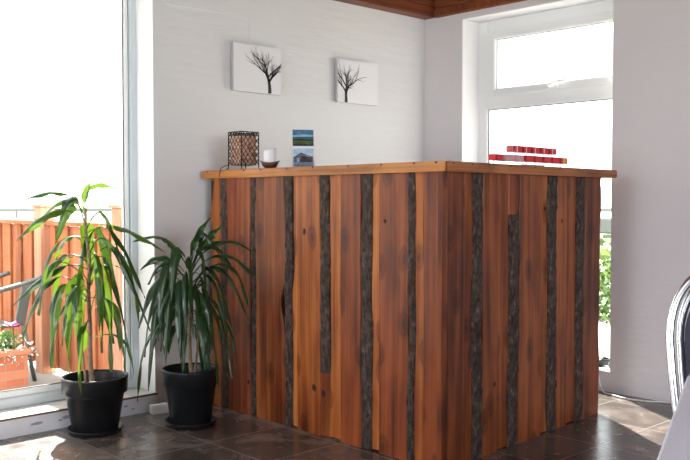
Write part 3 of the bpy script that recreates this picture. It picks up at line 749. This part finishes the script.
leaflet('leaflet', 'shorter leaflet with a timber building under pale sky, front of the stand', .050, .100, -.012,
        [(.002, .090, 'l_pale'), (.002, .022, 'l_dark')],
        [([(-.048, .022), (-.048, .044), (-.012, .066), (.020, .052), (.020, .022)], 'l_greyb'), ([(-.010, .022), (-.010, .056), (.020, .050), (.046, .050), (.046, .022)], 'l_brown'),
         ([(-.05, .044), (-.012, .069), (.035, .053), (.035, .050), (-.012, .064), (-.05, .040)], 'l_dark'), ([(-.032, .024), (-.032, .040), (-.020, .046), (-.020, .024)], 'l_pale')])

# clear display rack with small red packets
rk = thing('display_rack', 'clear plastic two-tier display rack on the counter by the window', 'display rack', (3.525, 2.50, TZ), R(3))
X0 = -.02; STEP = .082
for k in range(6):
    bm = NB(); box(bm, X0 + k * STEP - .001, X0 + k * STEP + .001, .0, .075, 0, .128); box(bm, X0 + k * STEP - .0022, X0 + k * STEP + .0022, -.002, .0, 0, .136, 1); obj('divider', bm, ['clear', 'frost'], rk)
bm = NB(); box(bm, X0, X0 + 5 * STEP, .02, .075, .074, .0755); obj('shelf', bm, 'clear', rk)
bm = NB(); box(bm, X0 - .01, X0 + 5 * STEP + .10, -.028, .018, .026, .0275); obj('shelf', bm, 'clear', rk)
bm = NB(); tube(bm, [(X0 - .195, 0, .0), (X0 - .195, 0, .118)], .0022, 6); box(bm, X0 - .205, X0 - .10, -.02, .03, 0, .002)
box(bm, X0 - .195, X0 - .10, -.008, .008, .026, .028); obj('black_upright', bm, 'blackpl', rk)
for k in range(9):
    bm = NB(); lathe(bm, [(0, 0), (.009, 0), (.010, .016), (.008, .016), (.007, .002), (0, .002)], 12, cx=X0 + .03 + k * .022, cy=-.012); obj('cup', bm, 'frost', rk, (0, 0, .0))
def packet(x, y, z, label, m='red', endm='reddark', extra=None, w_=.078, h=.031, grp=None):
    t = thing('red_packet', label, 'packet', (3.525 + x * math.cos(R(3)) - y * math.sin(R(3)), 2.50 + y * math.cos(R(3)) + x * math.sin(R(3)), TZ + z), R(3), group=grp)
    bm = NB(); box(bm, 0, w_, 0, .042, 0, h); bevel(bm, .002); obj('carton', bm, m, t)
    bm = NB(); box(bm, .001, .011, -.0008, .0, .002, h - .002); obj('end_band', bm, endm, t)
    if extra:
        bm = NB(); box(bm, .03, .062, -.0008, .0, .002, h - .002); obj('label_patch', bm, extra, t)
pos = ['leftmost', 'second from left', 'middle', 'second from right', 'rightmost']
for k in range(5):
    packet(X0 + k * STEP + .002, .022, .0757, 'small red packet, %s on the upper shelf of the clear rack' % pos[k], grp='red packets in the display rack')
for k in range(5):
    packet(X0 + (k + .35) * STEP + .002, -.025, .0277, 'small red packet%s, %s in the lower row of the clear rack' % (' with a yellow patch' if k == 4 else '', pos[k]), extra='yellow' if k == 4 else None, grp='red packets in the display rack')
packet(X0 - .205, -.018, .0285, 'small red packet set apart at the left of the clear rack', w_=.058, h=.028, grp='red packets in the display rack')
for k, nm in enumerate(('left', 'right')):
    packet(X0 - .128 + k * .078, -.025 + .0, .0277, 'faded pale pink packet, the %s of the pale pair on the rack' % nm, m='redpale', endm='redpale', w_=.072, h=.03, grp='red packets in the display rack')

# ------------------------------------------------------------------ potted plants
RV = Vector((math.cos(YAW), -math.sin(YAW), 0)); FV = Vector((math.sin(YAW), math.cos(YAW), 0))
def pot(t, rt, rb, h):
    bm = NB()
    lathe(bm, [(0, .0), (rb * .96, .0), (rb, .006), (rb + (rt - rb) * .62, h * .70), (rt * .965, h * .715), (rt * .985, h * .94), (rt, h * .965), (rt, h), (rt - .006, h + .001), (rt - .010, h - .01), (rt * .90, h * .75), (rb * .93, .02), (0, .02)], 56)
    obj('pot', bm, 'pot', t)
    bm = NB(); rs = rt * .90
    lathe(bm, [(0, h * .80), (rs * .5, h * .805), (rs * .985, h * .785), (rs * .9, h * .6), (0, h * .6)], 32)
    for v in bm.verts: v.co.z += .004 * noise.noise(v.co * 40)
    obj('soil', bm, 'soil', t)
def saucer(x, y, r, label):
    bm = NB(); lathe(bm, [(0, 0), (r * .88, 0), (r * .93, .004), (r, .022), (r * 1.0, .026), (r * .965, .025), (r * .90, .008), (0, .006)], 56)
    tag(obj('plant_saucer', bm, 'pot', loc=(x, y, 0)), label, 'saucer')
def leaf_mesh(P0, P1, P2, wd, roll, fold, pet=.22, curl=0, lim=None):
    """long strap leaf along a bent midrib; narrow petiole first"""
    n = 22; bm = NB(); uvl = bm.loops.layers.uv.new('UVMap'); pts = []
    for i in range(n + 1):
        t = i / n; p = P0 * (1 - t) ** 2 + P1 * 2 * t * (1 - t) + P2 * t * t
        if lim: p = lim(p)
        pts.append(p)
    rings = []
    for i, p in enumerate(pts):
        t = i / n
        tan = (pts[min(n, i + 1)] - pts[max(0, i - 1)]).normalized()
        ref = Vector((0, 0, 1)) if abs(tan.z) < .95 else FV
        side = tan.cross(ref)
        # keep the blade's broad side steady where the leaf hangs down
        hd = (P2 - P0); hd.z = 0
        if hd.length < .02: hd = RV * .02
        sd_ = Vector((-hd.y, hd.x, 0)).normalized()
        side = (sd_ - tan * sd_.dot(tan)).normalized()
        nrm = side.cross(tan).normalized()
        a = roll + curl * t
        side, nrm = side * math.cos(a) + nrm * math.sin(a), nrm * math.cos(a) - side * math.sin(a)
        if t < pet: w_ = .0042 + .002 * t
        else:
            s = (t - pet) / (1 - pet); w_ = wd * .5 * (min(1, s * 3.0) ** .7) * (max(0, 1 - s ** 2.6) ** .75) + .0012
        f = fold
        wav = .10 * wd * math.sin(t * 21 + roll * 3)
        rings.append([bm.verts.new(p - side * w_ * math.cos(f) + nrm * (w_ * math.sin(f) + (wav if t > pet else 0))), bm.verts.new(p - side * w_ * .5 * math.cos(f) + nrm * w_ * .42 * math.sin(f)), bm.verts.new(p),
                      bm.verts.new(p + side * w_ * .5 * math.cos(f) + nrm * w_ * .42 * math.sin(f)), bm.verts.new(p + side * w_ * math.cos(f) + nrm * (w_ * math.sin(f) - (wav if t > pet else 0)))])
    for i in range(n):
        for j in range(4):
            f = bm.faces.new((rings[i][j], rings[i][j + 1], rings[i + 1][j + 1], rings[i + 1][j])); f.smooth = True
            for lp, (uu, vv) in zip(f.loops, ((j / 4, i / n), ((j + 1) / 4, i / n), ((j + 1) / 4, (i + 1) / n), (j / 4, (i + 1) / n))): lp[uvl].uv = (uu, vv)
    return bm
def build_plant(label, x, y, rt, rb, h, scale, cpx, leaves, stems, mname, nrand, seed, lim, zr, hang, saucer_label, sr, lw=1, pet=.22):
    """leaf tuples give drawing-grid coordinates (grid step = scale metres, grid row 200 = 1.10 m high)"""
    saucer(x, y, sr, saucer_label)
    t = thing('potted_plant', label, 'plant', (x, y, .0075))
    pot(t, rt, rb, h)
    G = lambda gx, gy, d=0: RV * ((gx - cpx) * scale) + FV * d + Vector((0, 0, 1.1 - (gy - 200) * scale - .0075))
    for (pts, r0, r1) in stems:
        P = smoothpath([G(*p) for p in pts], 7); k = len(P)
        bm = NB(); tube(bm, P, [(r0 + (r1 - r0) * i / (k - 1)) * (1 + .10 * (i % 2)) for i in range(k)], 10); obj('stem', bm, 'cane', t)
    L = lambda p: lim(p + Vector((x, y, 0))) - Vector((x, y, 0))
    rnd = random.Random(seed)
    for (b_, a, c, d, wd, roll, mm) in leaves:
        P0 = G(*b_, 0); P2 = G(*c, d); mid = G(*a, d * .5)
        P1 = mid * 2 - (P0 + P2) * .5
        obj('leaf', leaf_mesh(P0, P1, P2, wd * scale * lw, roll, .55, pet=pet, curl=rnd.uniform(-.6, .6), lim=L), M[mm or (mname + ('dark' if mname == 'leaf1' and rnd.random() < .5 else ''))], t, recalc=False)
    for k in range(nrand):
        z0 = zr[0] + (zr[1] - zr[0]) * (k / nrand) + rnd.uniform(-6, 6); ang = k * 2.4 + rnd.uniform(-.3, .3)
        rch = rnd.uniform(*hang[0]); drop = rnd.uniform(*hang[1]); up = rnd.uniform(4, 22)
        du, dd = math.cos(ang) * rch, math.sin(ang) * rch * scale
        sx = stems[0][0]; base_u = cpx - 3
        P0 = G(base_u, z0, 0); P2 = G(base_u + du, z0 + drop, dd); mid = G(base_u + du * .75, z0 - up * .3 + drop * .18, dd * .75)
        P1 = mid * 2 - (P0 + P2) * .5
        obj('leaf', leaf_mesh(P0, P1, P2, rnd.uniform(7, 11) * scale, rnd.uniform(-.7, .7), rnd.uniform(.35, .9), pet=rnd.uniform(.2, .35), curl=rnd.uniform(-1, 1), lim=L), M[mname], t, recalc=False)
    return t
L1 = [((88, 212), (66, 192), (28, 201), -.05, 8, .2, None), ((88, 208), (94, 186), (118, 189), .02, 6, .5, None), ((87, 214), (87, 198), (93, 183), .0, 6, 1.3, None),
      ((88, 218), (66, 199), (33, 228), .04, 9, .4, None), ((88, 226), (62, 210), (24, 241), -.08, 11, .3, None), ((89, 235), (76, 200), (60, 240), -.02, 14, .9, None),
      ((89, 228), (108, 214), (125, 262), -.04, 8, .8, None), ((90, 232), (122, 226), (170, 252), -.05, 10, .4, None), ((90, 238), (118, 232), (150, 296), -.08, 9, .6, None),
      ((90, 250), (70, 236), (50, 262), .06, 10, .5, None), ((90, 262), (60, 258), (34, 300), .03, 9, .6, None), ((91, 270), (60, 268), (17, 306), -.06, 9, .4, None),
      ((90, 292), (52, 280), (24, 340), -.02, 9, .3, None), ((90, 280), (58, 262), (47, 312), -.10, 11, .8, None), ((91, 300), (62, 290), (57, 365), -.07, 11, 1., None),
      ((91, 298), (80, 284), (78, 368), -.12, 12, 1.2, None), ((91, 290), (86, 276), (88, 345), -.13, 12, 1.0, None), ((92, 285), (112, 274), (115, 370), -.05, 13, 1.1, None),
      ((92, 275), (105, 268), (104, 352), -.02, 10, 1., None), ((91, 262), (120, 250), (140, 312), .02, 10, .5, None), ((91, 255), (115, 245), (152, 330), -.02, 8, .6, None),
      ((90, 246), (102, 232), (118, 300), .04, 10, .9, None), ((90, 258), (84, 240), (72, 300), .05, 12, .9, None), ((91, 305), (70, 300), (66, 358), .05, 10, .9, None),
      ((89, 240), (86, 226), (92, 285), .03, 13, 1.4, None), ((92, 310), (100, 296), (112, 345), .05, 9, .9, None), ((91, 274), (112, 262), (133, 345), -.07, 8, .7, None)]
S1 = [(((93, 388), (91, 360), (91, 325), (90, 290), (91, 260), (88, 232), (88, 208)), .0120, .0055), (((86, 386), (84, 355), (80, 330), (83, 300)), .005, .003)]
build_plant('tall bright green long-leaved plant in black pot before the window', 1.99, 3.82, .155, .105, .262, .00474, 95.4, L1, S1, 'leaf1', 13, 5,
            lambda p: p - FV * max(0, (p.y - 4.12)) / FV.y, (340, 225), ((18, 52), (35, 75)), 'round black saucer under the pot by the tall window', .130, 1.35, .34)
L2 = [((190, 272), (196, 240), (213, 217), -.04, 8, .6, None), ((193, 270), (205, 240), (222, 226), .04, 12, .9, None), ((188, 268), (168, 238), (136, 241), -.05, 9, .3, None),
      ((187, 274), (168, 256), (146, 268), -.1, 9, .5, None), ((188, 264), (176, 250), (165, 238), .05, 8, .5, None), ((187, 280), (166, 262), (150, 284), -.02, 10, .7, None),
      ((188, 290), (164, 276), (143, 326), -.08, 9, .6, None), ((188, 296), (160, 285), (147, 355), -.05, 9, .7, None), ((189, 300), (165, 290), (153, 386), -.10, 9, .9, None),
      ((192, 272), (222, 240), (258, 250), -.18, 9, .4, None), ((192, 276), (226, 252), (259, 274), -.20, 10, .5, None), ((193, 282), (232, 262), (254, 304), -.20, 10, .5, None),
      ((193, 288), (225, 266), (254, 318), -.20, 10, .6, None), ((193, 292), (216, 268), (238, 330), -.16, 11, .7, None), ((192, 298), (218, 280), (236, 372), -.15, 8, .9, None),
      ((192, 300), (210, 288), (220, 355), -.15, 11, 1., None), ((191, 305), (203, 292), (211, 362), -.17, 12, 1., None), ((190, 302), (186, 285), (188, 360), -.17, 12, 1.1, None),
      ((190, 300), (176, 288), (172, 360), -.14, 12, 1., None), ((189, 285), (172, 268), (166, 330), -.12, 12, .9, None), ((191, 275), (182, 250), (177, 300), -.12, 12, .9, None),
      ((192, 270), (206, 252), (212, 310), -.14, 11, .9, None), ((192, 262), (200, 236), (199, 250), .03, 9, .9, None), ((191, 280), (196, 262), (200, 330), -.17, 13, 1.1, None),
      ((191, 268), (215, 244), (238, 272), -.12, 9, .5, None), ((190, 310), (172, 300), (163, 345), .02, 9, .9, None), ((191, 270), (204, 232), (228, 268), -.05, 8, .7, None)]
S2 = [(((192, 378), (190, 350), (190, 320), (191, 295), (190, 268)), .0105, .006), (((194, 376), (198, 345), (197, 310), (196, 280)), .007, .004)]
def lim2(p):
    p = p - FV * max(0, (p.y - 3.97)) / FV.y
    return p - FV * max(0, (p.x - 2.675)) / FV.x
build_plant('shorter dark green drooping plant in black pot beside the counter', 2.40, 3.63, .138, .098, .272, .00491, 190.8, L2, S2, 'leaf2', 26, 9,
            lim2, (335, 270), ((20, 50), (30, 80)), 'round black saucer under the pot beside the counter', .128, 1.15)

# ------------------------------------------------------------------ small floor things
pb = thing('socket_block', 'small white plastic socket block on the floor behind the shorter pot', 'socket block', (2.41, 3.935, 0), R(-12))
bm = NB(); box(bm, -.05, .05, -.024, .024, 0, .045); bevel(bm, .005); obj('housing', bm, 'whitepl', pb)
bm = NB(); box(bm, -.043, .043, -.019, .019, .045, .047); bevel(bm, .0008, 1); obj('lid', bm, 'upvc', pb)
bm = NB(); tube(bm, smoothpath([(4.68, 2.70, .124), (4.60, 2.67, .124), (4.53, 2.655, .120), (4.515, 2.64, .07), (4.49, 2.60, .012), (4.47, 2.54, .006), (4.44, 2.43, .006), (4.46, 2.32, .006), (4.515, 2.23, .006), (4.525, 2.05, .006), (4.52, 1.6, .006)], 8), .0045, 8)
tag(obj('power_cable', bm, 'whitepl'), 'thin white cable running from the window sill along the floor', 'cable')
bm = NB(); P = []
for k in range(110):
    a = k * .34; r = .055 + .012 * math.sin(k * .71); P.append((4.625 + r * .9 * math.cos(a), 2.70 + r * 1.25 * math.sin(a), .126 + .00045 * k + .004 * math.sin(k * 1.3)))
tube(bm, P, .0042, 6); tag(obj('coiled_cable', bm, 'blackpl'), 'coil of thin black cable lying on the window sill', 'cable')

# ------------------------------------------------------------------ table with cloth, banquet chair
e1 = Vector((-.929, -.370, 0)); e2 = Vector((.370, -.929, 0)); TA = math.atan2(e2.y, e2.x)
tc_ = Vector((1.73, .81, 0)); W_, LN = 1.25, 1.6
cen = tc_ + e1 * W_ / 2 + e2 * LN / 2
tb = thing('dining_table', 'cloth-covered table in the bottom right corner', 'table', (cen.x, cen.y, 0), TA)
bm = NB(); box(bm, -LN / 2 + .01, LN / 2 - .01, -W_ / 2 + .01, W_ / 2 - .01, .715, .742); bevel(bm, .004); obj('tabletop', bm, 'whitepl', tb)
for sx in (-1, 1):
    for sy in (-1, 1):
        bm = NB(); tube(bm, [(sx * (LN / 2 - .12), sy * (W_ / 2 - .12), 0), (sx * (LN / 2 - .12), sy * (W_ / 2 - .12), .715)], .016, 10); obj('leg', bm, 'chrome', tb)
bm = NB(); nseg = 200; per = []
hw, hl = W_ / 2, LN / 2
def rr_pt(s):
    cr = .03; pts = []
    tot = 2 * (2 * hl + 2 * hw); d = s * tot
    for (p, q) in (((-hl, -hw), (hl, -hw)), ((hl, -hw), (hl, hw)), ((hl, hw), (-hl, hw)), ((-hl, hw), (-hl, -hw))):
        L_ = math.dist(p, q)
        if d <= L_:
            f = d / L_; nx, ny = (q[1] - p[1]) / L_, -(q[0] - p[0]) / L_
            return p[0] + (q[0] - p[0]) * f, p[1] + (q[1] - p[1]) * f, nx, ny
        d -= L_
    return -hl, -hw, 0, -1
rings = []
for (z, off, amp) in ((.748, -.004, 0), (.744, .001, 0), (.70, .005, .002), (.62, .010, .006), (.56, .013, .008), (.51, .015, .010)):
    ring = []
    for k in range(nseg):
        x_, y_, nx, ny = rr_pt(k / nseg); f = off + amp * (1 + math.sin(k * .9 + math.sin(k * .23) * 2))
        ring.append(bm.verts.new((x_ + nx * f, y_ + ny * f, z)))
    rings.append(ring)
for a, b_ in zip(rings, rings[1:]):
    for k in range(nseg): f = bm.faces.new((a[k], a[(k + 1) % nseg], b_[(k + 1) % nseg], b_[k])); f.smooth = True
bm.faces.new(rings[0])
tag(obj('tablecloth', bm, 'cloth', loc=(cen.x, cen.y, 0), rz=TA), 'pale lavender-white cloth draped over the table', 'tablecloth')

ch = thing('banquet_chair', 'chrome banquet chair with dark padded back behind the table', 'chair', (0, 0, 0), 0)
cc = Vector((1.90, .945, 0)) + e2 * .222
ch.location = cc + (-e1) * .0; ch.rotation_euler = (0, 0, TA)        # local x along chair width, local y away from the table
def back_loop(hwid, z0, z1, y0, inset=0):
    P = []
    for k in range(48):
        a = 2 * PI * k / 48; c, s = math.cos(a), math.sin(a)
        sx = math.copysign(abs(c) ** .6, c); sz = math.copysign(abs(s) ** .6, s)
        zz = (z0 + z1) / 2 + sz * (z1 - z0) / 2
        tap = 1 - .17 * max(0, (.80 - zz) / .35)
        P.append(Vector((sx * hwid * tap, y0 + (zz - .5) * .16, zz)))
    return P
bm = NB(); tube(bm, back_loop(.217, .46, .958, -.02), .0095, 10, closed=True); fr = obj('back_frame', bm, 'chrome', ch)
bm = NB(); tube(bm, back_loop(.197, .47, .945, .010), .0095, 10, closed=True); obj('back_frame', bm, 'chrome', ch)
bm = NB(); o1 = back_loop(.186, .50, .925, -.012); o2 = back_loop(.186, .50, .925, .028)
i1 = [p + Vector((0, -.022, 0)) for p in back_loop(.14, .55, .85, -.012)]
v1 = [bm.verts.new(p) for p in o1]; v2 = [bm.verts.new(p) for p in o2]; v3 = [bm.verts.new(p) for p in i1]
for k in range(48):
    q = (k + 1) % 48; bm.faces.new((v1[k], v1[q], v2[q], v2[k])); f = bm.faces.new((v3[k], v3[q], v1[q], v1[k])); f.smooth = True
bm.faces.new(v2); bm.faces.new(v3[::-1]); obj('backrest', bm, 'pad', ch)
bm = NB(); box(bm, -.20, .20, -.43, -.02, .42, .48); bevel(bm, .022, 3); obj('seat', bm, 'pad', ch)
bm = NB(); tube(bm, [(-.20, -.42, .41), (.20, -.42, .41), (.20, -.01, .41), (-.20, -.01, .41)], .0115, 8, closed=True); obj('seat_frame', bm, 'chrome', ch)
for sx in (-1, 1):
    bm = NB(); tube(bm, smoothpath([(sx * .20, -.42, .41), (sx * .205, -.43, .2), (sx * .21, -.45, 0)], 5), .0115, 8); obj('leg', bm, 'chrome', ch)
    bm = NB(); tube(bm, smoothpath([(sx * .185, .01, .56), (sx * .195, .0, .40), (sx * .205, .03, .2), (sx * .21, .08, 0)], 5), .0115, 8); obj('leg', bm, 'chrome', ch)
